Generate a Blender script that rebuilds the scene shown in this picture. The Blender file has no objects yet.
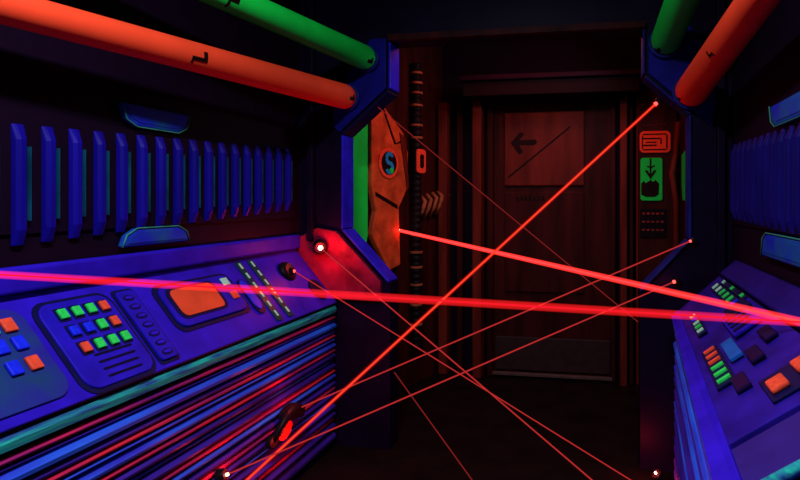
import bpy, math, random
from mathutils import Vector, Matrix
random.seed(7)
SC = bpy.context.scene
COL = SC.collection
V = Vector

# ------------------------------------------------------------------ camera
cam_d = bpy.data.cameras.new('camera')
cam = bpy.data.objects.new('camera', cam_d); COL.objects.link(cam)
cam.location = (0, 0, 1.5)
cam.rotation_euler = (math.radians(90), 0, math.radians(9.93))
cam_d.sensor_width = 36
cam_d.lens = 560 * 36 / 800
cam_d.shift_x = -102 / 800
cam_d.shift_y = -40 / 800
cam_d.clip_start = 0.02
SC.camera = cam

# ------------------------------------------------------------------ world, exposure
w = bpy.data.worlds.new('world'); SC.world = w; w.use_nodes = True
w.node_tree.nodes['Background'].inputs[0].default_value = (0.05, 0.03, 0.12, 1)
w.node_tree.nodes['Background'].inputs[1].default_value = 0.004
SC.view_settings.view_transform = 'Standard'
SC.view_settings.look = 'None'
SC.view_settings.exposure = 0.0
SC.view_settings.gamma = 1.0
SC.view_settings.use_curve_mapping = False

def area(name, loc, rot, sx, sy, col, power):
    d = bpy.data.lights.new(name, 'AREA'); d.shape = 'RECTANGLE'; d.size = sx; d.size_y = sy
    d.color = col; d.energy = power
    o = bpy.data.objects.new(name, d); COL.objects.link(o); o.location = loc; o.rotation_euler = rot
    return o
def point(name, loc, col, power, r=0.02):
    d = bpy.data.lights.new(name, 'POINT'); d.color = col; d.energy = power; d.shadow_soft_size = r
    o = bpy.data.objects.new(name, d); COL.objects.link(o); o.location = loc
    return o
# blacklight batten along the ceiling (paints answer in their own colours)
area('blacklight_batten', (-0.62, 0.62, 2.93), (0, 0, 0), 0.16, 1.15, (0.85, 0.80, 1.0), 68)
# unseen red fills added to tint the far vestibule and the door
area('red_vestibule_fill', (-0.5, 3.95, 2.80), (math.radians(-12), 0, 0), 0.9, 0.5, (1.0, 0.10, 0.05), 10)
area('red_door_fill', (-0.45, 3.45, 2.72), (math.radians(48), 0, 0), 0.7, 0.1, (1.0, 0.10, 0.05), 4)
area('vestibule_wall_fill', (0.10, 3.60, 2.60), (0, math.radians(55), 0), 0.1, 0.3, (0.85, 0.80, 1.0), 6.0)  # unseen fill added to brighten the left vestibule wall
RED = (1.0, 0.03, 0.03)

# ------------------------------------------------------------------ materials
def mat(name, col, rough=0.5, var=0.25, scale=14, spec=0.08, metal=0.0, bump=0.0, stretch=None, col2=None):
    m = bpy.data.materials.new(name); m.use_nodes = True
    nt = m.node_tree; b = nt.nodes['Principled BSDF']
    b.inputs['Roughness'].default_value = rough
    b.inputs['Metallic'].default_value = metal
    b.inputs['Specular IOR Level'].default_value = spec
    tc = nt.nodes.new('ShaderNodeTexCoord'); mp = nt.nodes.new('ShaderNodeMapping')
    if stretch: mp.inputs['Scale'].default_value = stretch
    n = nt.nodes.new('ShaderNodeTexNoise'); n.inputs['Scale'].default_value = scale; n.inputs['Detail'].default_value = 5
    r = nt.nodes.new('ShaderNodeValToRGB')
    r.color_ramp.elements[0].position = 0.32; r.color_ramp.elements[1].position = 0.68
    c2 = col2 or tuple(c * (1 - var) for c in col)
    r.color_ramp.elements[0].color = (*c2, 1); r.color_ramp.elements[1].color = (*col, 1)
    nt.links.new(tc.outputs['Object'], mp.inputs[0]); nt.links.new(mp.outputs[0], n.inputs['Vector'])
    nt.links.new(n.outputs['Fac'], r.inputs[0]); nt.links.new(r.outputs[0], b.inputs['Base Color'])
    if bump:
        bp = nt.nodes.new('ShaderNodeBump'); bp.inputs['Strength'].default_value = bump; bp.inputs['Distance'].default_value = 0.01
        nt.links.new(n.outputs['Fac'], bp.inputs['Height']); nt.links.new(bp.outputs[0], b.inputs['Normal'])
    return m
def emit(name, col, s):
    m = bpy.data.materials.new(name); m.use_nodes = True
    nt = m.node_tree; nt.nodes.remove(nt.nodes['Principled BSDF'])
    e = nt.nodes.new('ShaderNodeEmission'); e.inputs[0].default_value = (*col, 1); e.inputs[1].default_value = s
    nt.links.new(e.outputs[0], nt.nodes['Material Output'].inputs['Surface'])
    return m
def haze(name, col, s):
    m = bpy.data.materials.new(name); m.use_nodes = True
    nt = m.node_tree; nt.nodes.remove(nt.nodes['Principled BSDF'])
    e = nt.nodes.new('ShaderNodeEmission'); e.inputs[0].default_value = (*col, 1); e.inputs[1].default_value = s
    nt.links.new(e.outputs[0], nt.nodes['Material Output'].inputs['Volume'])
    return m
M = dict(
    black=mat('matte_black', (0.006, 0.004, 0.006), 0.7),
    rubber=mat('black_rubber', (0.008, 0.006, 0.008), 0.5),
    wall=mat('dark_maroon_paint', (0.008, 0.002, 0.012), 0.6, bump=0.1),
    ceil=mat('dark_ceiling', (0.004, 0.004, 0.022), 0.7),
    floor=mat('dark_floor', (0.010, 0.005, 0.005), 0.45, 0.5, 5, bump=0.05),
    bulk=mat('bulkhead_indigo', (0.006, 0.002, 0.020), 0.5, 0.5, 6, bump=0.1),
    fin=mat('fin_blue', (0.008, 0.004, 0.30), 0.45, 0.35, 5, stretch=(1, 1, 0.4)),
    finshine=mat('fin_highlight_teal', (0.005, 0.10, 0.18), 0.4, 0.6, 8),
    deck=mat('console_blue', (0.028, 0.009, 0.62), 0.5, 0.35, 9, bump=0.08),
    pad=mat('pad_blue', (0.018, 0.009, 0.55), 0.45, 0.35, 12, bump=0.05),
    padside=mat('pad_edge', (0.004, 0.006, 0.06), 0.5),
    padteal=mat('pad_teal_blue', (0.010, 0.055, 0.16), 0.5, 0.5, 9, col2=(0.02, 0.015, 0.30)),
    groove=mat('dark_groove', (0.004, 0.003, 0.03), 0.6),
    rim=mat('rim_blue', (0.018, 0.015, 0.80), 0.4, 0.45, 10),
    rimdark=mat('rim_shade_collar_blue', (0.01, 0.02, 0.22), 0.4, 0.5, 10),
    orange=mat('fluorescent_orange', (1.0, 0.075, 0.022), 0.5, 0.12, 6),
    green=mat('fluorescent_green', (0.010, 1.0, 0.085), 0.5, 0.2, 6),
    btn_g=mat('button_green', (0.03, 0.95, 0.12), 0.4, 0.3, 60),
    btn_o=mat('button_orange', (1.0, 0.10, 0.04), 0.4, 0.3, 60),
    btn_b=mat('button_blue', (0.01, 0.03, 0.98), 0.4, 0.3, 60),
    screen=mat('screen_orange', (1.0, 0.10, 0.03), 0.5, 0.25, 10),
    led_w=mat('led_pale_green', (0.45, 1.0, 0.65), 0.4, 0.2, 60),
    teal=mat('teal_paint', (0.02, 0.60, 0.38), 0.4, 0.75, 60, stretch=(1, 0.12, 1.5), col2=(0.02, 0.07, 0.30)),
    azure=mat('azure_paint', (0.02, 0.16, 0.95), 0.4, 0.6, 18, stretch=(1, 0.15, 1), col2=(0.03, 0.03, 0.55)),
    violet=mat('violet_paint', (0.05, 0.02, 0.40), 0.4, 0.6, 18, stretch=(1, 0.15, 1)),
    redlaser=mat('laser_red_tint', (0.85, 0.025, 0.03), 0.4, 0.7, 7, stretch=(1, 0.35, 1), col2=(0.10, 0.01, 0.16)),  # red laser light on the console side, put into the moulding colour
    handle_m=mat('handle_blue', (0.01, 0.02, 0.55), 0.4, 0.5, 7, col2=(0.01, 0.12, 0.30)),
    lip=mat('lip_green', (0.05, 0.40, 0.22), 0.4, 0.5, 16),
    wood=mat('stained_panel', (0.16, 0.022, 0.012), 0.55, 0.7, 10, stretch=(1, 1, 0.12), bump=0.15),
    woodd=mat('dark_stained_panel', (0.05, 0.007, 0.006), 0.55, 0.7, 10, stretch=(1, 1, 0.12), bump=0.15),
    rust=mat('rust_plate', (0.75, 0.12, 0.03), 0.5, 0.6, 9, bump=0.15),
    mark=mat('black_marking', (0.012, 0.004, 0.004), 0.6),
    housing=mat('emitter_housing', (0.01, 0.007, 0.010), 0.35),
    lens=emit('laser_lens', (1.0, 0.35, 0.22), 14),
    lensdim=emit('laser_lens_small', (1.0, 0.06, 0.05), 4),
)

# ------------------------------------------------------------------ mesh helpers
class MB:
    def __init__(s): s.v = []; s.f = []; s.smooth = []
    def add(s, vs, fs, smooth=False):
        o = len(s.v); s.v += [V(p) for p in vs]
        for f in fs: s.f.append([i + o for i in f]); s.smooth.append(smooth)
        return s
    def box(s, lo, hi, mtx=None):
        (a, b, c), (d, e, g) = lo, hi
        p = [(a,b,c),(d,b,c),(d,e,c),(a,e,c),(a,b,g),(d,b,g),(d,e,g),(a,e,g)]
        if mtx: p = [mtx @ V(q) for q in p]
        return s.add(p, [(0,3,2,1),(4,5,6,7),(0,1,5,4),(1,2,6,5),(2,3,7,6),(3,0,4,7)])
    def prism(s, poly, fn, t0, t1):
        """poly in a 2-D frame; fn(a, b, t) -> 3-D point"""
        n = len(poly)
        p = [fn(a, b, t0) for a, b in poly] + [fn(a, b, t1) for a, b in poly]
        fs = [tuple(range(n)), tuple(range(2*n-1, n-1, -1))]
        fs += [(i, i+n, (i+1) % n + n, (i+1) % n) for i in range(n)]
        return s.add(p, fs)
    def tube(s, pts, rad, n=16, caps=True):
        pts = [V(p) for p in pts]; rs = rad if isinstance(rad, (list, tuple)) else [rad]*len(pts)
        o = len(s.v); up = None
        for i, p in enumerate(pts):
            d = (pts[min(i+1, len(pts)-1)] - pts[max(i-1, 0)]).normalized()
            if up is None: up = V((0,0,1)) if abs(d.z) < 0.9 else V((1,0,0))
            x = d.cross(up).normalized(); y = x.cross(d).normalized(); up = y
            for k in range(n):
                a = 2*math.pi*k/n; s.v.append(p + (x*math.cos(a) + y*math.sin(a))*rs[i])
        for i in range(len(pts)-1):
            for k in range(n):
                s.f.append([o+i*n+k, o+i*n+(k+1) % n, o+(i+1)*n+(k+1) % n, o+(i+1)*n+k]); s.smooth.append(True)
        if caps:
            s.f.append([o+k for k in range(n)][::-1]); s.smooth.append(False)
            s.f.append([o+(len(pts)-1)*n+k for k in range(n)]); s.smooth.append(False)
        return s
    def build(s, name, m, parent=None, bevel=0, seg=2):
        me = bpy.data.meshes.new(name)
        off = V((0,0,0)); q = parent
        while q is not None: off += q.location; q = q.parent
        me.from_pydata([tuple(p - off) for p in s.v], [], s.f)
        for p, sm in zip(me.polygons, s.smooth): p.use_smooth = sm
        me.materials.append(m if not isinstance(m, str) else M[m])
        o = bpy.data.objects.new(name, me); COL.objects.link(o)
        import bmesh
        bm = bmesh.new(); bm.from_mesh(me); bmesh.ops.recalc_face_normals(bm, faces=bm.faces); bm.to_mesh(me); bm.free()
        if parent is not None: o.parent = parent
        if bevel:
            b = o.modifiers.new('bevel', 'BEVEL'); b.width = bevel; b.segments = seg; b.limit_method = 'ANGLE'; b.angle_limit = math.radians(35)
        return o
def tag(o, label, cat=None, group=None):
    o['label'] = label
    if cat: o['category'] = cat; o['kind'] = 'thing'
    if group: o['group'] = group
    return o
def thing(name, label, cat, loc=(0,0,0), group=None):
    o = bpy.data.objects.new(name, None); COL.objects.link(o); o.location = loc; o.empty_display_size = 0.05
    return tag(o, label, cat, group)
def struct(o): o['kind'] = 'structure'; return o
def round_poly(a0, b0, a1, b1, r, n=5):
    out = []
    for (ca, cb, st) in ((a1-r, b1-r, 0), (a0+r, b1-r, 90), (a0+r, b0+r, 180), (a1-r, b0+r, 270)):
        for k in range(n+1):
            t = math.radians(st + 90*k/n); out.append((ca + r*math.cos(t), cb + r*math.sin(t)))
    return out

# ------------------------------------------------------------------ room shell
struct(MB().box((-2.2, -1.4, -0.08), (1.5, 5.0, 0.0)).build('floor', 'floor'))
struct(MB().box((-2.2, -1.4, 3.0), (1.5, 5.0, 3.08)).build('ceiling', 'ceil'))
struct(MB().box((-1.93, -1.4, 0), (-1.835, 3.2, 3.0)).build('wall_left', 'wall'))
struct(MB().box((0.70, -1.4, 0), (0.80, 3.2, 3.0)).build('wall_right', 'wall'))
struct(MB().box((-2.2, -1.48, 0), (1.5, -1.4, 3.0)).build('wall_rear', 'wall'))
# bulkhead with the waisted opening
OPEN = [(-1.244, 0), (-1.244, 1.0), (-1.546, 1.32), (-1.546, 1.90), (-1.244, 2.16), (-1.244, 2.45),
        (0.245, 2.45), (0.245, 2.19), (0.49, 1.97), (0.49, 1.28), (0.22, 0.99), (0.22, 0)]
mb = MB(); fy = lambda a, b, t: (a, t, b)
L = OPEN[:6]; R = OPEN[6:]
def strip(side, edge):
    for (a, b) in zip(side[:-1], side[1:]):
        mb.prism([(edge, a[1]), a, b, (edge, b[1])], fy, 3.2, 3.34)
for (a, b) in ((L[0], L[1]), (L[1], L[2]), (L[2], L[3]), (L[3], L[4]), (L[4], L[5])):
    mb.prism([(-2.0, a[1]), a, b, (-2.0, b[1])], fy, 3.2, 3.34)
for (a, b) in zip(R[:-1], R[1:]):
    mb.prism([(1.0, a[1]), a, b, (1.0, b[1])], fy, 3.2, 3.34)
mb.prism([(-2.0, 2.45), (1.0, 2.45), (1.0, 3.0), (-2.0, 3.0)], fy, 3.2, 3.34)
struct(mb.build('wall_bulkhead', 'bulk'))
# vestibule walls (splayed) and back wall
struct(MB().prism([(-1.78, 3.34), (-1.38, 4.80), (-1.48, 4.80), (-1.88, 3.34)], lambda a, b, t: (a, b, t), 0, 3.0).build('wall_vestibule_left', 'woodd'))
struct(MB().prism([(0.66, 3.34), (0.62, 4.80), (0.74, 4.80), (0.78, 3.34)], lambda a, b, t: (a, b, t), 0, 3.0).build('wall_vestibule_right', 'woodd'))
struct(MB().box((-1.5, 4.80, 0), (0.85, 4.9, 3.0)).build('wall_back', 'wall'))

# portal rim
pf = thing('portal_frame', 'angular blue rim around the waisted opening in the dark bulkhead', 'door frame', (-0.5, 3.2, 0))
def rim(side, sgn, name, m, w=0.014, y0=3.175, y1=3.325):
    mb = MB()
    for (a, b) in zip(side[:-1], side[1:]):
        d = V((b[0]-a[0], b[1]-a[1])); n = V((d.y, -d.x)).normalized()*w*0.9
        if n.x*sgn < 0: n = -n
        e = d.normalized()*0.004
        mb.prism([(a[0]+e.x, a[1]+e.y), (b[0]-e.x, b[1]-e.y), (b[0]-e.x*2+n.x, b[1]-e.y*2+n.y), (a[0]+e.x*2+n.x, a[1]+e.y*2+n.y)], fy, y0, y1)
    return mb.build(name, m, pf, 0.004)
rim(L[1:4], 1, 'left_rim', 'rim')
rim(L[3:5], 1, 'left_rim', 'padside')  # upper chamfer coloured dark for the shade on its downward face
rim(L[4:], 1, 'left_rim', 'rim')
rim(R[:-1], -1, 'right_rim', 'rimdark')  # right side in darker blue, its dim light put into the colour
fy2 = lambda a, b, t: (a, t, b)
sb = mat('socket_blue', (0.006, 0.008, 0.26), 0.5, 0.5, 8, bump=0.1)
for lab, poly in (('angular dark blue socket plate carrying the ends of the left pipes', [(-1.262, 2.47), (-1.262, 2.17), (-1.562, 1.91), (-1.60, 1.95), (-1.60, 2.10), (-1.47, 2.32), (-1.36, 2.47)]),
                  ('angular dark blue socket plate carrying the ends of the right pipes', [(0.262, 2.40), (0.262, 2.20), (0.505, 1.98), (0.60, 1.90), (0.62, 2.20), (0.48, 2.46), (0.32, 2.46)])):
    tag(MB().prism(poly, fy2, 3.178, 3.2).build('socket_plate', sb, None, 0.005), lab, 'plate')
# header lip
struct(MB().box((-1.244, 3.16, 2.45), (0.245, 3.2, 2.485)).build('trim_1', 'woodd'))
# conduits on bulkhead: narrow posts between panel wall and opening
for x, lab in ((-1.74, 'left'), (0.64, 'right')):
    struct(MB().box((x-0.02, 3.15, 1.0 if x > 0 else 1.25), (x+0.02, 3.2, 3.0)).build('trim_2' if x < 0 else 'trim_3', 'bulk', None, 0.005))

# back wall battens, lintel, door
k = 4
for x0, x1, y0, m in ((-1.375, -1.30, 4.66, 'wood'), (-1.22, -1.17, 4.70, 'woodd'), (-1.06, -0.985, 4.60, 'wood'), (-0.95, -0.90, 4.68, 'woodd'),
                   (0.085, 0.125, 4.68, 'woodd'), (0.16, 0.215, 4.60, 'wood'), (0.235, 0.265, 4.66, 'woodd'), (0.29, 0.315, 4.66, 'wood')):
    struct(MB().box((x0, y0, 0), (x1, 4.80, 2.34)).build('trim_%d' % k, m, None, 0.006)); k += 1
struct(MB().box((-1.10, 4.42, 2.34), (0.30, 4.60, 2.46)).box((-1.0, 4.60, 2.31), (0.2, 4.80, 2.42)).build('trim_%d' % k, 'black', None, 0.006)); k += 1
struct(MB().box((-1.12, 4.38, 2.46), (0.32, 4.80, 2.50)).build('trim_%d' % k, 'wall', None, 0.006)); k += 1
door = struct(MB().box((-0.90, 4.72, 0.02), (0.10, 4.79, 2.31)).build('door_1', 'woodd', None, 0.006))
door['label'] = 'dark red panelled door with a black arrow at the end of the passage'
up = MB().box((-0.80, 4.695, 1.62), (-0.13, 4.72, 2.24)).build('upper_panel', mat('door_panel', (0.15, 0.022, 0.012), 0.5, 0.65, 7, stretch=(1, 1, 0.15), bump=0.2), door, 0.008)
MB().box((-0.80, 4.70, 0.72), (-0.13, 4.72, 1.57)).build('middle_panel', 'woodd', door, 0.008)
kp = MB().box((-0.88, 4.695, 0.06), (0.08, 4.72, 0.34)).build('kick_plate', mat('kick_plate_grey', (0.03, 0.02, 0.02), 0.45), door, 0.006)
MB().box((-0.90, 4.66, 0.02), (0.10, 4.695, 0.045)).build('threshold', mat('threshold_grey', (0.10, 0.07, 0.06), 0.4), door, 0.004)
fd = lambda a, b, t: (a, t, b)
arrow = [(-0.745,1.985),(-0.665,2.075),(-0.63,2.06),(-0.675,2.005),(-0.535,2.01),(-0.52,1.985),(-0.545,1.965),(-0.675,1.968),(-0.64,1.905),(-0.675,1.89)]
ar = MB().prism(arrow, fd, 4.689, 4.695).build('arrow', 'mark', up); ar['label'] = 'black left-pointing arrow'
MB().prism([(-0.77,1.698),(-0.25,2.115),(-0.243,2.105),(-0.763,1.688)], fd, 4.690, 4.695).build('diagonal_line', 'mark', up)  # thin dark diagonal line across the upper panel
# worn dark lettering strip under the panel
lt = MB()
for i in range(7):
    lt.box((-0.70+i*0.036, 4.694, 1.50+0.006*((i*3) % 3)), (-0.70+i*0.036+0.022, 4.70, 1.525+0.005*((i*5) % 4)))
lt.build('marking', 'mark', door)

# ------------------------------------------------------------------ ribbed wall panels
def ribbed(x, sg, y0, n, z0, z1, pitch, label, tilt=0.04, fm='fin', em_='finshine'):
    t = thing('ribbed_panel', label, 'wall panel', (x, y0, z0-0.06))
    yA, yB = y0-0.08, y0+pitch*(n-1)+0.08
    MB().box((min(x, x+sg*0.008), yA, z0), (max(x, x+sg*0.008), yB, z1+0.008)).build('backing', 'wall', t)
    f = MB(); e = MB()
    for i in range(n):
        y = y0+i*pitch
        prof = [(-0.022, 0.008), (-0.019, 0.024), (-0.009, 0.034), (0.008, 0.034), (0.017, 0.024), (0.020, 0.008)]
        dz = tilt*(y-2.2)
        dz = tilt*(y-2.2); n6 = len(prof); zs = [(z0+dz*1.3, .3), (z0+dz*1.3+.05, 1), (z1+dz-.05, 1), (z1+dz, .3)]
        vs = [(x+sg*(.006+(b-.006)*k_), y+a, zz) for zz, k_ in zs for a, b in prof]
        f.add(vs, [tuple(range(n6)), tuple(range(3*n6, 4*n6))]+[(l_*n6+i_, (l_+1)*n6+i_, (l_+1)*n6+(i_+1) % n6, l_*n6+(i_+1) % n6) for l_ in range(3) for i_ in range(n6)])
        e.box((min(x+sg*0.01, x+sg*0.028), y+0.0245, z0+dz+0.07), (max(x+sg*0.01, x+sg*0.028), y+0.028, z1+dz-0.07))
    f.build('fins', fm, t, 0.005)
    e.build('fin_highlights', em_, t)  # teal slivers paint the highlight along each fin
    return t
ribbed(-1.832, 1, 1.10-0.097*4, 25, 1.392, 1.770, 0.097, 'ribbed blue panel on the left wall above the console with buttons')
ribbed(0.697, -1, 1.02, 22, 1.376, 1.772, 0.097, 'ribbed blue panel in painted shade on the right wall above the angled console', 0.02, mat('fin_shade_blue', (0.007, 0.005, 0.15), 0.45, 0.35, 5), mat('fin_shade_highlight', (0.004, 0.05, 0.10), 0.4))  # right fins coloured darker to imitate weaker light

def clip(x, sg, ya, yb, zb, zt, down, label, group=None):
    """recess handle: shallow tray with chamfered ends"""
    t = thing('shallow_tray', label, 'tray', (x, (ya+yb)/2, zb), group)
    c = 0.07
    poly = [(ya, zt), (yb, zt), (yb-0.02, zb+0.025), (yb-c, zb), (ya+c, zb), (ya+0.02, zb+0.025)]
    if not down: poly = [(a, zt+zb-b) for a, b in poly]
    fx = lambda a, b, q: (x+sg*q, a, b)
    MB().prism(poly, fx, 0.0, 0.030).build('tray', 'handle_m', t, 0.012, 3)
    inner = [((a-(ya+yb)/2)*0.86+(ya+yb)/2, (b-(zt+zb)/2)*0.62+(zt+zb)/2) for a, b in poly]
    MB().prism(inner, fx, 0.030, 0.033).build('inner_face', 'handle_m', t, 0.002)
    r = MB(); pts = [V(fx(a, b, 0.031)) for a, b in poly]
    ring = pts[2:]+pts[:0] if down else pts[2:]
    r.tube([pts[1]]+pts[2:6]+[pts[0]], 0.0028, 6).build('rim', 'lip', t)
clip(-1.835, 1, 1.865, 2.225, 1.790, 1.878, True, 'blue shallow tray with green rim above the left ribbed panel')
clip(-1.835, 1, 1.865, 2.225, 1.316, 1.388, False, 'blue shallow tray below the left ribbed panel, over the console')
clip(0.70, -1, 1.95, 2.40, 1.785, 1.875, True, 'teal blue shallow tray above the right ribbed panel')
clip(0.70, -1, 1.95, 2.52, 1.265, 1.365, False, 'blue shallow tray below the right ribbed panel')

# ------------------------------------------------------------------ left console
lc = thing('control_console', 'long blue control console with button pads and an orange screen along left wall', 'control console', (-1.7, 1.0, 0))
NL = V((0.317, 0, 0.27)).normalized()
def PL(y, u, h=0.0): return V((-1.835+0.27*u, y, 1.20-0.317*u)) + NL*(h*0.6 if h > 0 else h)
fL = lambda a, b, t: PL(a, b, t)
Y0, Y1 = -0.9, 3.16
MB().prism([(-1.833, 0.0), (-1.60, 0.0), (-1.60, 0.80), (-1.575, 0.87), (-1.833, 1.17)], lambda a, b, t: (a, t, b), Y0, Y1).build('body', 'groove', lc)
MB().prism([(Y0, -0.0), (Y1, -0.0), (Y1, 1.0), (Y0, 1.0)], fL, -0.03, 0.0).build('deck', 'deck', lc, 0.004)
MB().box((-1.834, Y0, 1.205), (-1.80, Y1, 1.290)).build('back_ledge', 'deck', lc, 0.012, 3)
MB().prism([(-1.60, 0.868), (-1.572, 0.874), (-1.570, 0.884), (-1.59, 0.90)], lambda a, b, t: (a, t, b), Y0, Y1).build('lip', 'groove', lc, 0.003)
RIBS = [(0.870,0.808,'teal',.020),(0.800,0.783,'redlaser',.016),(0.775,0.766,'violet',.012),(0.760,0.720,'azure',.020),(0.714,0.691,'violet',.014),(0.688,0.671,'redlaser',.016),
        (0.664,0.650,'azure',.014),(0.638,0.608,'azure',.018),(0.602,0.584,'redlaser',.016),(0.576,0.548,'violet',.018),(0.536,0.526,'azure',.010),(0.514,0.485,'violet',.018),
        (0.478,0.460,'redlaser',.016),(0.452,0.425,'azure',.018),(0.41,0.38,'violet',.018),(0.375,0.352,'redlaser',.016),(0.345,0.315,'violet',.018),(0.300,0.285,'azure',.012),
        (0.27,0.24,'violet',.018),(0.225,0.19,'violet',.018),(0.18,0.17,'redlaser',.010),(0.155,0.12,'violet',.018),(0.10,0.05,'violet',.018)]
ribn = {'teal': 'teal moulding', 'redlaser': 'thin moulding tinted laser red', 'azure': 'bright blue moulding', 'violet': 'dark violet moulding'}
def rib_poly(z0, z1, h):
    return [(0, z0), (h*0.7, z0-(z0-z1)*0.12), (h, z0-(z0-z1)*0.4), (h*0.9, z1+(z0-z1)*0.25), (0, z1)]
for z0, z1, m, h in RIBS:
    o = MB().prism(rib_poly(z0, z1, h), lambda a, b, t: (-1.60+a*1.6, t, b), Y0, Y1).build('moulding', m, lc)
    o['label'] = ribn[m]

def button(par, y, u, m, fn, sy=0.036, su=0.115, h0=0.014, h=0.020, lab=None, name='button'):
    su2 = su/2; sy2 = sy/2
    o = MB().prism([(y-sy2, u-su2), (y+sy2, u-su2), (y+sy2, u+su2), (y-sy2, u+su2)], fn, h0, h0+h).build(name, m, par, 0.004)
    if lab: o['label'] = lab
    return o
LAB = {'btn_g': 'glowing green square button', 'btn_o': 'orange square button', 'btn_b': 'blue square button'}
# pad with green edge at far left
pA = MB().prism(round_poly(1.30, 0.16, 1.455, 0.945, 0.03), fL, 0.0, 0.014).build('control_pad', 'padteal', lc, 0.003); pA['label'] = 'teal-edged pad at the near end of the console'
def pad_poly(y0, u0, y1, u1, ry, ru, n=5):
    out = []
    for (cy, cu, st) in ((y1-ry, u1-ru, 0), (y0+ry, u1-ru, 90), (y0+ry, u0+ru, 180), (y1-ry, u0+ru, 270)):
        for k_ in range(n+1):
            t = math.radians(st+90*k_/n); out.append((cy+ry*math.cos(t), cu+ru*math.sin(t)))
    return out
bpy.data.objects.remove(pA)
pA = MB().prism(pad_poly(1.10, 0.12, 1.465, 0.92, 0.05, 0.14), fL, 0.0, 0.014).build('control_pad', 'padteal', lc, 0.003); pA['label'] = 'teal-edged pad at the near end of the console'
for y, u, m in ((1.402, .27, 'btn_o'), (1.400, .43, 'btn_b'), (1.402, .61, 'btn_o'), (1.345, .61, 'btn_b'), (1.346, .43, 'btn_b'), (1.35, .27, 'btn_g')):
    button(pA, y, u, m, fL, lab=LAB[m])
# main pad
pB = MB().prism(pad_poly(1.505, 0.15, 1.775, 0.965, 0.045, 0.13), fL, 0.0, 0.016).build('control_pad', 'pad', lc, 0.004); pB['label'] = 'pad with twelve coloured buttons and vent slits'
MB().prism(pad_poly(1.490, 0.12, 1.787, 1.0, 0.05, 0.15), fL, 0.0, 0.006).build('pad_gasket', 'padside', lc)
rows = [(.275, 'gggo'), (.442, 'bbgo'), (.606, 'oggg')]
for u, s in rows:
    for i, c in enumerate(s):
        y = 1.574+0.052*i; m = 'btn_'+c
        MB().prism(pad_poly(y-.021, u-.066, y+.021, u+.066, .004, .012, 2), fL, 0.016, 0.0175).build('button_surround', 'padside', pB)
        button(pB, y, u, m, fL, sy=0.029, su=0.092, h0=0.016, lab=LAB[m])
for i in range(4):
    u = .69+i*.068
    MB().prism(pad_poly(1.585, u-.011, 1.735-0.004*i, u+.011, .006, .010, 2), fL, 0.0155, 0.0185).build('vent_slit', 'groove', pB)
# narrow pad with oval keys
pC = MB().prism(pad_poly(1.805, 0.165, 1.885, 0.93, 0.012, 0.05), fL, 0.0, 0.022).build('key_strip', 'pad', lc, 0.004); pC['label'] = 'narrow raised strip with oval keys'
MB().prism(pad_poly(1.796, 0.135, 1.897, 0.96, 0.015, 0.06), fL, 0.0, 0.005).build('pad_gasket', 'padside', lc)
for i in range(7):
    u = .25+i*.102
    MB().prism([(1.845+.026*math.cos(a*math.pi/6), u+.034*math.sin(a*math.pi/6)) for a in range(12)], fL, 0.022, 0.0235).build('key_surround', 'padside', pC)
    MB().prism([(1.845+.019*math.cos(a*math.pi/6), u+.019*math.sin(a*math.pi/6)) for a in range(12)], fL, 0.0235, 0.030).build('key', 'deck', pC, 0.002)
# screen unit
pD = MB().prism(pad_poly(1.985, 0.20, 2.42, 0.69, 0.04, 0.11), fL, 0.0, 0.022).build('screen_unit', 'pad', lc, 0.005); pD['label'] = 'raised bezel holding the orange screen'
MB().prism(pad_poly(1.965, 0.165, 2.44, 0.735, 0.045, 0.13), fL, 0.0, 0.006).build('pad_gasket', 'padside', lc)
MB().prism(pad_poly(2.008, 0.242, 2.303, 0.615, 0.035, 0.10), fL, 0.022, 0.026).build('screen_surround', 'padside', pD)
s = MB().prism(pad_poly(2.026, 0.270, 2.281, 0.590, 0.025, 0.08), fL, 0.026, 0.034).build('screen', 'screen', pD, 0.003); s['label'] = 'glowing orange rounded screen'
for u, m in ((.30, 'led_w'), (.49, 'btn_o')):
    button(pD, 2.375, u, m, fL, sy=0.045, su=0.10, h0=0.022, h=0.012, lab='small lit key beside the screen')
# recessed blue grip
MB().prism(pad_poly(2.455, 0.30, 2.53, 0.80, 0.034, 0.12), fL, 0.0, 0.012).build('slot_rim', 'padside', lc)
MB().prism(pad_poly(2.462, 0.32, 2.515, 0.74, 0.025, 0.10), fL, 0.012, 0.020).build('grip_pad', 'btn_b', lc, 0.004)['label'] = 'bright blue oval grip'
# LED strips
for ys in (2.570, 2.670):
    st = MB().prism(pad_poly(ys-.024, 0.06, ys+.024, 0.96, 0.01, 0.03), fL, 0.0, 0.010).build('light_strip', mat('strip_dark_teal', (0.006, 0.05, 0.06), 0.4), lc, 0.002)
    for i in range(6):
        u = .13+i*.145
        button(st, ys, u, 'led_w', fL, sy=0.014, su=0.085, h0=0.010, h=0.006, name='light_segment')
    st['label'] = 'dark strip with a row of pale green light segments'
# boss on the deck close to the bulkhead
MB().prism([(3.05+.06*math.cos(a*math.pi/8), .72+.17*math.sin(a*math.pi/8)) for a in range(16)], fL, 0.0, 0.03).build('cover_boss', 'groove', lc, 0.008)

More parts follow.
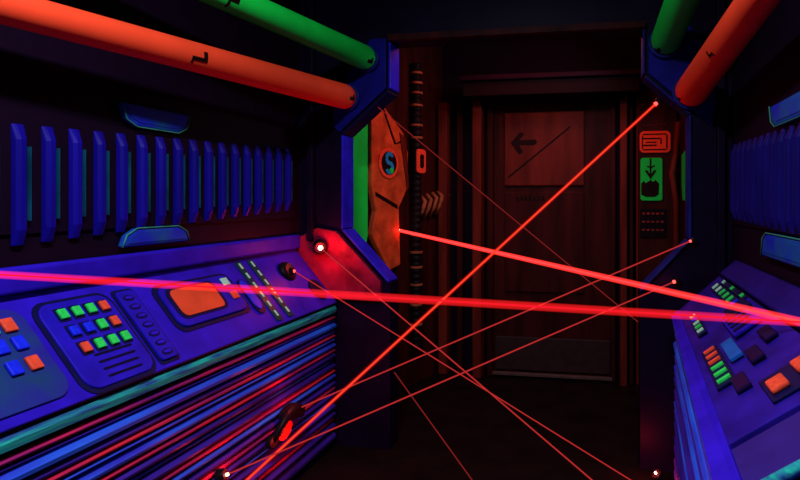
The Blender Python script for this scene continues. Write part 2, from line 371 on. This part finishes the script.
# ------------------------------------------------------------------ right console (skewed front)
rc = thing('control_console', 'angled blue control console with orange square buttons along right wall', 'control console', (0.55, 1.0, 0))
def PR(y, u, h=0.0):
    lx = .245+(y-1.22)*.0704
    nx = V((-0.3, 0, (0.7-lx))).normalized()
    return V((lx+(0.7-lx)*u, y, 0.90+0.30*u)) + nx*h
fR = lambda a, b, t: PR(a, b, t)
def lx(y): return .245+(y-1.22)*.0704
mb = MB(); A, B = 0.25, 3.02
bd = [(lx(A)+.03, A, 0), (lx(A)+.03, A, .86), (0.695, A, 1.15), (0.695, A, 0), (lx(B)+.03, B, 0), (lx(B)+.03, B, .86), (0.695, B, 1.15), (0.695, B, 0)]
mb.add(bd, [(0,1,2,3), (4,7,6,5), (0,4,5,1), (1,5,6,2), (2,6,7,3), (3,7,4,0)]); mb.build('body', 'groove', rc)
def slab(name, par, y0, y1, u0, u1, h0, h1, m, bev=0.003, n=1):
    poly = [(y0, u0), (y1, u0), (y1, u1), (y0, u1)]
    return MB().prism(poly, fR, h0, h1).build(name, m, par, bev)
slab('deck', rc, 1.385, B, 0, 0.70, -0.03, 0, mat('deck_shade_blue', (0.022, 0.009, 0.33), 0.5, 0.5, 7, bump=0.08))  # darker blue carries the weaker light on the right deck
slab('lit_front_edge', rc, 0.3, B, -0.02, 0.09, -0.02, 0.004, 'deck')  # brighter strip paints the light along the deck's front
slab('back_ledge', rc, A, B, 0.725, 0.97, -0.03, 0.01, mat('ledge_shade_blue', (0.016, 0.008, 0.20), 0.5, 0.4, 7), 0.008)  # ledge blue darkened like the deck for weaker light
slab('lower_deck', rc, 1.14, 1.365, 0, 0.70, -0.03, -0.004, mat('deck_lower_blue', (0.03, 0.015, 0.20), 0.5))  # darker blue on the lower deck section
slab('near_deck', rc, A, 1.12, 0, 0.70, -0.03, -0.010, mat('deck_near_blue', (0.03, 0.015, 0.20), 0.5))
tb = MB().tube([PR(1.13, .12, .012), PR(1.13, .68, .012)], 0.012, 10).build('tube', 'teal', rc); tb['label'] = 'teal tube across the deck'
for z0, z1, m, h in RIBS:
    m2 = {'redlaser': 'violet', 'violet': 'violet'}.get(m, m)
    mb = MB(); P = rib_poly(z0+0.01, z1+0.01, h)
    vs = [(lx(A)+.03-a*1.4, A, b) for a, b in P]+[(lx(B)+.03-a*1.4, B, b) for a, b in P]
    nn = len(P); mb.add(vs, [tuple(range(nn)), tuple(range(2*nn-1, nn-1, -1))]+[(i, i+nn, (i+1) % nn+nn, (i+1) % nn) for i in range(nn)])
    mb.build('moulding', m2, rc)['label'] = ribn[m2]
# light clusters
def cluster(y0, y1, uc, su, cols, label):
    par = slab('light_cluster', rc, y0-.03, y1+.03, uc-su*.75, uc+su*.75, 0, 0.010, 'padside'); par['label'] = label
    n = len(cols)
    for i, c in enumerate(cols):
        y = y0+(y1-y0)*i/(n-1)
        if c == '-': continue
        m = {'o': 'btn_o', 'g': 'btn_g', 'w': 'led_w', 'b': 'btn_b'}[c]
        o = slab('light_segment', par, y-.009, y+.009, uc-su/2, uc+su/2, .010, .018, m, .001)
        o['label'] = {'o': 'orange', 'g': 'green', 'w': 'pale', 'b': 'blue'}[c]+' light segment'
cluster(1.74, 2.06, .205, .085, 'gggooo'[::1], 'light bar with three orange and three green segments')
cluster(2.36, 2.64, .215, .06, 'wgwbw', 'light bar with pale segments near the front edge')
cluster(2.40, 2.84, .58, .075, 'bgggww', 'light bar with green and pale segments near the bulkhead')
cluster(2.42, 2.80, .68-.01, .04, 'ggw', 'narrow light bar along the back ledge')
gl = slab('key_block', rc, 1.86, 2.05, .29, .38, 0, .014, mat('cyan_key', (0.01, 0.12, 0.50), 0.4)); gl['label'] = 'pale blue key block'
cb = slab('comb_vent', rc, 2.05, 2.34, .40, .62, 0, .012, 'pad')
for i in range(5):
    slab('vent_slit', cb, 2.075+i*.052, 2.10+i*.052, .42, .58, .012, .015, 'groove', 0)
slab('dark_key', rc, 2.24, 2.36, .46, .66, 0, .022, 'padside', .006)
# dark square keys in front of orange squares
for y, u in ((1.665, .275), (1.80, .43), (1.90, .575)):
    slab('dark_key', rc, y-.055, y+.055, u-.045, u+.045, 0, .014, mat('key_dark', (0.012, 0.004, 0.05), 0.4), .005)
tr = slab('button_tray', rc, 1.445, 1.60, .35, .70, 0, .008, 'padside')
for y, u in ((1.505, .42), (1.535, .575)):
    o = slab('square_button', tr, y-.035, y+.035, u-.047, u+.047, .008, .024, 'btn_o', .006); o['label'] = 'large orange square button'

# ------------------------------------------------------------------ pipes
def pipe(far, near, rf, rn, m, label, marks, collar=0.0):
    t = thing('ceiling_pipe', label, 'pipe', far, 'fluorescent pipes under the ceiling')
    far = V(far); near = V(near); ax = (near-far).normalized(); far = far+ax*.038; t.location = far
    # slight sag-free long run with end dome
    ln = (near-far).length
    rad = lambda s_: rf+(rn-rf)*s_/ln
    MB().tube([far+ax*0.0, far+ax*0.012, far+ax*0.03]+[far+ax*(0.03+(ln-0.03)*i/12) for i in range(1, 13)],
              [rf*0.80, rf*0.94, rf]+[rad(0.03+(ln-0.03)*i/12) for i in range(1, 13)], 40).build('pipe_body', m, t)
    MB().tube([far-ax*0.012, far+ax*0.010], rf*1.14, 32).build('end_collar', 'rimdark', t, 0.004)
    c = V((0, 0, 1.5))
    for (s0, polys, size, tilt) in marks:
        p = far+ax*s0; d = (c-p); d = (d-ax*d.dot(ax)).normalized(); side = ax.cross(d).normalized()
        if side.z < 0: side = -side
        mk = MB()
        for (a0, b0, a1, b1) in polys:   # bars: a along pipe toward far end, b upward
            na = 2; nb = 4; vs = []
            for layer in (0.0005, 0.0022):
                for i in range(na+1):
                    for j in range(nb+1):
                        a = (a0+(a1-a0)*i/na)*size; b = (b0+(b1-b0)*j/nb)*size
                        r = rad(s0-a)
                        ph = b/r+tilt
                        vs.append(p-ax*a+(d*math.cos(ph)+side*math.sin(ph))*(r+layer))
            q = (na+1)*(nb+1); fs = []
            for i in range(na):
                for j in range(nb):
                    v = i*(nb+1)+j; fs += [(v, v+1, v+nb+2, v+nb+1), (q+v, q+v+nb+1, q+v+nb+2, q+v+1)]
            mk.add(vs, fs)
        mk.build('marking', 'mark', t)
    return t
ONE = [(-.5, -.10, .5, .10), (.25, -.10, .5, .45), (-.5, -.3, -.38, .10)]
TEE = [(-.6, -.12, .6, .12), (-.25, -.7, -.05, .7), (.3, -.12, .6, .35)]
DASH = [(-.5, -.2, .5, .2), (.1, -.2, .4, .5)]
def ext(a, b, k_): a, b = V(a), V(b); return tuple(a+(b-a)*k_)
def lerp_r(ra, rb, k_): return ra+(rb-ra)*k_
PIPES = True
lo_f, lo_n = (-1.50, 3.2, 2.121), (-1.66, 1.307, 2.046)
pipe(lo_f, ext(lo_f, lo_n, 1.25), .074, lerp_r(.074, .050, 1.25), 'orange', 'orange pipe along the top of the left wall, below the green one',
     [(1.20, ONE, .075, -0.05), (.06, DASH, .05, 0)])
lg_f = (-1.371, 3.2, 2.347); lg_n = (-1.55, 1.965, 2.346)
pipe(lg_f, ext(lg_f, lg_n, 1.5), .072, lerp_r(.072, .058, 1.5), 'green', 'bright green pipe high along the left wall, above the orange one', [(1.10, TEE, .06, 0), (.06, DASH, .05, -.1)])
ro_f, ro_n = (.486, 3.2, 2.086), (.50, 1.926, 2.147)
pipe(ro_f, ext(ro_f, ro_n, 1.25), .088, lerp_r(.088, .062, 1.25), 'orange', 'orange pipe sloping up at the right, nearest the right wall', [(.80, ONE, .055, 0.3), (.05, DASH, .04, 0.3)])
rg_f = (.348, 3.2, 2.356); rg_n = (.375, 2.70, 2.43)
pipe(rg_f, ext(rg_f, rg_n, 2.6), .080, .074, 'green', 'green pipe at the top right, left of the orange pipe', [(.05, DASH, .05, 0.2)])

# ------------------------------------------------------------------ vestibule fittings
def SL(y, z, h=0.0):   # left splayed wall surface, h outwards
    return V((-1.78+(y-3.34)*0.274+h*0.964, y-h*0.264, z))
fS = lambda a, b, t: SL(a, b, t)
LOC = lambda f, y, z: tuple(f(y, z))

# ------------------------------------------------------------------ laser emitters and beams

t = tag(MB().prism([(3.36, 1.40), (3.44, 1.30), (3.77, 1.17), (3.79, 1.25), (3.79, 2.05), (3.76, 2.07), (3.36, 1.95)], fS, 0.0, 0.02).build('green_board', 'green', None, 0.004),
        'bright green panel just behind the left edge of the opening', 'board')
pl = thing('emblem_plate', 'rust-coloured angular plate with round emblem, left of the hose column', 'wall plate', LOC(SL, 4.0, 1.0))
body = MB().prism([(3.80, 2.09), (3.90, 2.22), (4.18, 2.02), (4.24, 1.86), (4.22, 1.58), (4.12, 1.44), (4.14, 1.00), (4.00, 0.97), (3.80, 1.25), (3.85, 1.42), (3.80, 1.60)], fS, 0.0, 0.045).build('plate', 'rust', pl, 0.008)
MB().prism([(4.12, 2.02), (4.20, 1.98), (4.235, 1.60), (4.215, 1.58)], fS, 0.045, 0.055).build('cover_strip', 'wood', pl, 0.003)
gv = MB()
gv.prism([(3.92, 2.17), (3.94, 2.17), (4.08, 1.93), (4.06, 1.92)], fS, 0.044, 0.048).prism([(4.06, 1.92), (4.08, 1.93), (4.20, 1.99), (4.20, 1.96)], fS, 0.044, 0.048)
gv.build('seam', 'mark', body)
MB().prism([(3.84, 1.56), (4.10, 1.46), (4.10, 1.43), (3.84, 1.53)], fS, 0.044, 0.048).build('seam', 'mark', body)
circ = lambda cy, cz, r, n=24, k_=1.0: [(cy+r*k_*math.cos(2*math.pi*i/n), cz+r*math.sin(2*math.pi*i/n)) for i in range(n)]
em = MB().prism(circ(3.985, 1.775, .115), fS, 0.045, 0.055).build('emblem', 'btn_o', pl, 0.003); em['label'] = 'round emblem with a blue and green S curve'
MB().prism(circ(3.985, 1.775, .088), fS, 0.055, 0.058).build('emblem_disc', 'mark', em)
def half(cy, cz, r, a0, a1, ri):
    n = 12; A_ = [math.radians(a0+(a1-a0)*i/n) for i in range(n+1)]
    return [(cy+r*math.cos(a), cz+r*math.sin(a)) for a in A_]+[(cy+ri*math.cos(a), cz+ri*math.sin(a)) for a in reversed(A_)]
q = MB(); n_ = 12
for (cz, a0, a1) in ((1.81, 20, 270), (1.74, -160, 90)):
    pts = half(3.985, cz, .050, a0, a1, .020)
    for i in range(n_): q.prism([pts[i], pts[i+1], pts[-2-i], pts[-1-i]], fS, 0.058, 0.062)
q.build('emblem_curve', mat('emblem_cyan', (0.02, 0.35, 0.75), 0.5, 0.2), em)
MB().prism(circ(4.005, 1.72, .022), fS, 0.062, 0.066).build('emblem_dot', 'green', em)
# hose column with fittings
hc = thing('hose_column', 'dark vertical ribbed hose with pale bands beside the rust plate', 'hose', LOC(SL, 4.34, 0.3))
pts = [SL(4.34, 0.3+i*0.0125, 0.05) for i in range(185)]
MB().tube(pts, [0.045 if (i//2) % 2 else 0.036 for i in range(185)], 16).build('hose', 'rubber', hc)
bm_ = mat('hose_band', (0.40, 0.13, 0.05), 0.5, 0.5, 20)
for z in (2.52, 2.44, 2.36, 2.26, 2.10, 2.00, 1.22, 1.08, 0.96, 0.82, 0.66, 0.50):
    MB().tube([SL(4.34, z-.009, .05), SL(4.34, z+.009, .05)], 0.050, 16).build('hose_band', bm_, hc, 0.002)
ind = thing('indicator_plate', 'small orange-rimmed upright slot on the dark hose column', 'indicator', LOC(SL, 4.31, 1.72))
MB().prism(pad_poly(4.265, 1.715, 4.385, 1.905, .03, .03), fS, 0.098, 0.112).build('frame', 'btn_o', ind, 0.003)
MB().prism(pad_poly(4.30, 1.755, 4.35, 1.865, .02, .02), fS, 0.112, 0.116).build('slot', 'mark', ind)
# short bent pipes over the beam port
fg = thing('pipe_cluster', 'row of short bent rust pipes above the beam port on the left vestibule wall', 'pipe', LOC(SL, 4.5, 1.36))
for i in range(5):
    y = 4.40+i*.085
    MB().tube([SL(y, 1.34+i*.012, .02), SL(y, 1.42+i*.012, .07), SL(y+.02, 1.49+i*.014, .08), SL(y+.03, 1.53+i*.014, .03)], 0.017, 10).build('bent_pipe', bm_, fg)

# signs on the right of the door
sp = tag(MB().box((0.30, 4.60, 0.40), (0.60, 4.64, 2.40)).build('sign_board', 'woodd', None, 0.01), 'dark board carrying the orange and green signs right of the door', 'board')
def fsn(y): return lambda a, b, t: (a, y-t, b)
so = thing('orange_sign', 'rounded orange sign with dark spiral outline right of the door', 'sign', (0.43, 4.6, 1.87))
plate = MB().prism(pad_poly(.312, 1.875, .550, 2.048, .035, .035), fsn(4.60), 0, .014).build('plate', 'orange', so, .003)
g = MB()
for (a0, b0, a1, b1) in ((.335, 2.018, .515, 2.027), (.335, 1.896, .515, 1.905), (.515, 1.905, .525, 2.018), (.335, 1.930, .440, 1.940), (.335, 1.984, .470, 1.994), (.470, 1.945, .480, 1.988), (.36, 1.955, .44, 1.963), (.327, 1.91, .336, 2.013)):
    g.box((a0, 4.583, b0), (a1, 4.587, b1))
g.build('marking', 'mark', plate)
sg = thing('green_sign', 'upright green sign with a black down arrow over a dark shape, below the orange sign', 'sign', (0.40, 4.6, 1.5))
plate = MB().prism(pad_poly(.318, 1.495, .487, 1.835, .02, .02), fsn(4.60), 0, .014).build('plate', 'green', sg, .003)
def fz(a, b, t): return (a, 4.586-t, b)
g = MB()
g.prism([(.388, 1.83), (.402, 1.83), (.402, 1.69), (.388, 1.69)], fz, 0, .003)
g.prism([(.395, 1.665), (.350, 1.735), (.368, 1.738), (.395, 1.70), (.422, 1.738), (.440, 1.735)], fz, 0.003, .005)
g.prism([(.375, 1.775), (.388, 1.765), (.388, 1.755), (.365, 1.765)], fz, 0, .003)
g.prism([(.402, 1.765), (.425, 1.78), (.428, 1.768), (.402, 1.752)], fz, 0, .003)
g.build('arrow', 'mark', plate)
g = MB()
g.prism([(.322, 1.545), (.322, 1.63), (.345, 1.655), (.355, 1.635), (.375, 1.645), (.395, 1.66), (.415, 1.645), (.435, 1.66), (.462, 1.63), (.458, 1.545), (.43, 1.525), (.36, 1.525)], fz, 0, .003)
g.build('marking', 'mark', plate)
dm = mat('dim_orange_paint', (0.28, 0.04, 0.03), 0.5, 0.6, 30)
gs = thing('small_plate', 'small dim plate with tiny orange dashes below the green sign', 'plate', (0.40, 4.6, 1.2))
pp = MB().box((.315, 4.59, 1.20), (.52, 4.60, 1.43)).build('plate', 'black', gs, .003)
g = MB()
for r_ in range(3):
    for i in range(5): g.box((.33+i*.036, 4.587, 1.385-r_*.065), (.352+i*.036, 4.590, 1.40-r_*.065))
g.build('marking', dm, pp)
g = MB()
for i in range(6): g.prism([(.33+i*.032, 2.09), (.345+i*.032, 2.105), (.36+i*.032, 2.09), (.345+i*.032, 2.10)], fsn(4.60), 0, .004)
tag(g.build('zigzag_marking', dm), 'dim zigzag mark on the board just above the orange sign', 'marking')
fRv = lambda a, b, t: (0.655-(a-3.34)*0.027-t, a, b)
tag(MB().prism([(4.10, 1.48), (4.36, 1.50), (4.40, 1.62), (4.40, 1.84), (4.28, 1.86), (4.10, 1.80)], fRv, 0, .02).build('green_board', 'green', None, .004),
    'narrow green strip panel just inside the right edge of the opening', 'wall panel')
tag(MB().tube([fRv(4.48, 2.1, .03), fRv(4.48, 1.85, .05), fRv(4.40, 1.70, .09), fRv(4.46, 1.50, .05), fRv(4.48, 0.3, .04)], .022, 10).build('bent_conduit', 'wood'),
    'wavy rust-brown conduit on the right vestibule wall', 'pipe')

# ------------------------------------------------------------------ laser emitters and beams
def beam(name_label, a, b, r, m, glow=None, gr=0):
    a = V(a); b = V(b)
    if not glow:
        return tag(MB().tube([a, b], r, 12).build('laser_beam', m), name_label, 'laser beam', 'red laser beams across the passage')
    t = thing('laser_beam', name_label, 'laser beam', a, 'red laser beams across the passage')
    MB().tube([a, b], r, 12).build('beam_core', m, t)
    if glow:
        MB().tube([a+(b-a)*.002, b-(b-a)*.002], gr, 16).build('beam_haze', glow, t)
    return t
def emitter(loc, direction, label, r=0.022, lens='lensdim', power=0.0, length=0.05, lr=None, light_off=0.06):
    p = V(loc); d = V(direction).normalized()
    t = thing('laser_emitter', label, 'laser emitter', p)
    MB().tube([p-d*length, p-d*length*.25, p-d*.006], [r*1.25, r*1.1, r], 20).build('housing', 'housing', t, .002)
    lr = lr or r*.55
    MB().tube([p-d*.008, p+d*.002, p+d*(.002+lr*.5), p+d*(.002+lr*.8)], [lr, lr, lr*.75, lr*.25], 16).build('lens', lens, t)
    if power:
        l = point('laser_glow', p+d*light_off, RED, power, .02)
        l.parent = t; l.location = d*light_off
    return t
b1 = emit('beam_scarlet', (1.0, 0.010, 0.030), 0.70)
b2 = emit('beam_bright_red', (1.0, 0.045, 0.050), 1.5)
b3 = emit('beam_orange_red', (1.0, 0.055, 0.022), 1.0)
b4 = emit('beam_thin_red', (0.62, 0.030, 0.030), 0.75)
b5 = emit('beam_faint_red', (0.30, 0.018, 0.018), 0.7)
h1 = haze('haze_scarlet', (1.0, 0.012, 0.014), 32)
h2 = haze('haze_red', (1.0, 0.03, 0.025), 42)
h3 = haze('haze_thin', (1.0, 0.0, 0.0), 14)
def dirn(a, b): return tuple(V(b)-V(a))
E1a, E1b = (-1.79, 1.259, 1.303), (0.69, 1.557, 1.180)
beam('broad scarlet beam crossing the whole view from left console to right console', E1a, E1b, .0022, b1, h1, .0115)
E2a, E2b = (-1.545, 4.145, 1.266), (0.695, 1.629, 1.138)
beam('bright beam from beside the rust plate on left to the right console', E2a, E2b, .0035, b2, h2, .0130)
emitter(E2a, dirn(E2a, E2b), 'bright laser emitter beside the rust plate in the left vestibule', .030, 'lens', .45, .05, .012)
E3a, E3b = (0.300, 3.165, 2.026), (-1.565, 2.134, 0.229)
beam('orange-red beam rising steeply to the upper right corner of the opening', E3a, E3b, .0048, b3, h3, .011)
emitter(E3a, dirn(E3a, E3b), 'laser emitter at the top right of the opening under the orange pipe', .018, 'lensdim', .12, .035, .010)
E4a, E4b = (-1.635, 3.09, 1.215), (0.097, 2.822, 0.0)
beam('thin beam dropping from the bright emitter above the console to the floor', E4a, E4b, .0036, b4)
e4 = emitter(E4a, (0.55, -0.9, -.12), 'brightest laser emitter, at the bulkhead above the left console', .034, 'lens', 4.5, .07, .014, .09)
E5a = tuple(PL(2.90, .40, .07)); E5b = (0.288, 2.90, 0.01)
beam('thin beam from the black knob on the left console to the floor at right', E5a, E5b, .0030, b4)
mp = MB().prism([(-1.825, 0.90), (-1.825, 1.27), (-1.70, 1.33), (-1.575, 1.31), (-1.43, 1.16), (-1.29, 1.01), (-1.29, 0.90)], fy, 3.165, 3.199).build('red_glow_patch', mat('glow_patch_magenta', (0.26, 0.010, 0.05), 0.5, 0.6, 10), e4, 0.004)  # added patch, tinted red to show the emitter's pool of light
k5 = thing('laser_emitter', 'black knob-shaped emitter on the left console deck beside the light strips', 'laser emitter', PL(2.9, .34))
MB().tube([PL(2.90, .34, .001), PL(2.90, .34, .03), PL(2.90, .35, .055)], [.062, .058, .040], 24).build('knob', 'housing', k5, .003)
MB().tube([PL(2.90, .37, .04), E5a], [.022, .018], 16).build('nozzle', 'housing', k5, .002)
MB().tube([V(E5a)-V(dirn(E5a, E5b)).normalized()*.004, V(E5a)+V(dirn(E5a, E5b)).normalized()*.006], .008, 10).build('lens', 'lensdim', k5)
E6a, E6b = (0.48, 3.160, 1.277), (-1.484, 2.612, 0.454)
beam('thin beam from right edge of the opening to the clamp on the left console', E6a, E6b, .0036, b4)
emitter(E6a, dirn(E6a, E6b), 'small emitter on the lower right rim of the opening', .012, 'lensdim', 0, .03)
E7a, E7b = (0.396, 3.165, 1.054), (-1.535, 2.11, 0.352)
beam('thin beam from the lower right bulkhead to the lowest emitter on the left console', E7a, E7b, .0034, b4)
emitter(E7a, dirn(E7a, E7b), 'small red emitter on the lower right bulkhead near the right console', .016, 'lensdim', .10, .035, .009)
E8a, E8b = (-1.307, 3.17, 2.055), (0.192, 3.17, 0.821)
beam('faint beam slanting from the upper left of the opening down to the right', E8a, (0.215, 3.30, 0.80), .0026, b5)
E9a, E9b = (-1.212, 3.19, 0.468), (-0.607, 2.814, 0.005)
beam('short faint beam from the low left bulkhead down to the floor', E9a, E9b, .0030, b5)
emitter(E7b, (1, .25, .3), 'lowest emitter on the striped side of the left console with red sparkle', .026, 'lens', 1.6, .04, .006, .06)
emitter((0.285, 3.02, 0.075), (-.6, -.4, .8), 'added glow source for the red spot on the floor at the foot of the right console', .024, 'lens', 2.2, .03, .006, .06)  # made-up source standing in for the beam's red hot spot
# clamp that holds the sixth beam's receiver
cl = thing('clamp_bracket', 'black clamp bracket with red glow on the striped side of the left console', 'bracket', (-1.57, 2.575, 0.40))
fxx = lambda a_, b_, t_: (t_, a_, b_)
def ell(cy, cz, ry, rz, n=22): return [(cy+ry*math.cos(2*math.pi*i/n), cz+rz*math.sin(2*math.pi*i/n)) for i in range(n)]
MB().tube([(-1.558, 2.455, .345), (-1.53, 2.47, .375), (-1.515, 2.50, .42), (-1.515, 2.54, .445), (-1.515, 2.60, .452), (-1.515, 2.66, .425), (-1.53, 2.685, .385)], [.024, .020, .018, .022, .026, .022, .016], 14).build('arm', 'housing', cl)
MB().prism(ell(2.455, .343, .040, .032), fxx, -1.562, -1.535).build('foot', 'housing', cl, .004)
MB().prism(ell(2.60, .432, .078, .036), fxx, -1.562, -1.515).build('boss', 'housing', cl, .006)
rf_ = MB().prism(ell(2.575, .352, .066, .052), fxx, -1.562, -1.552).build('reflector', mat('red_reflector', (1.0, .10, .06), .4, .3, 40), cl, .003); rf_['label'] = 'bright red reflector disc'
l = point('laser_glow', (0, 0, 0), RED, 1.6, .02); l.parent = cl; l.location = (.14, -.02, -.09)
l = point('laser_glow', (0, 0, 0), RED, 1.4, .02); l.parent = cl; l.location = (.10, -.02, .16)
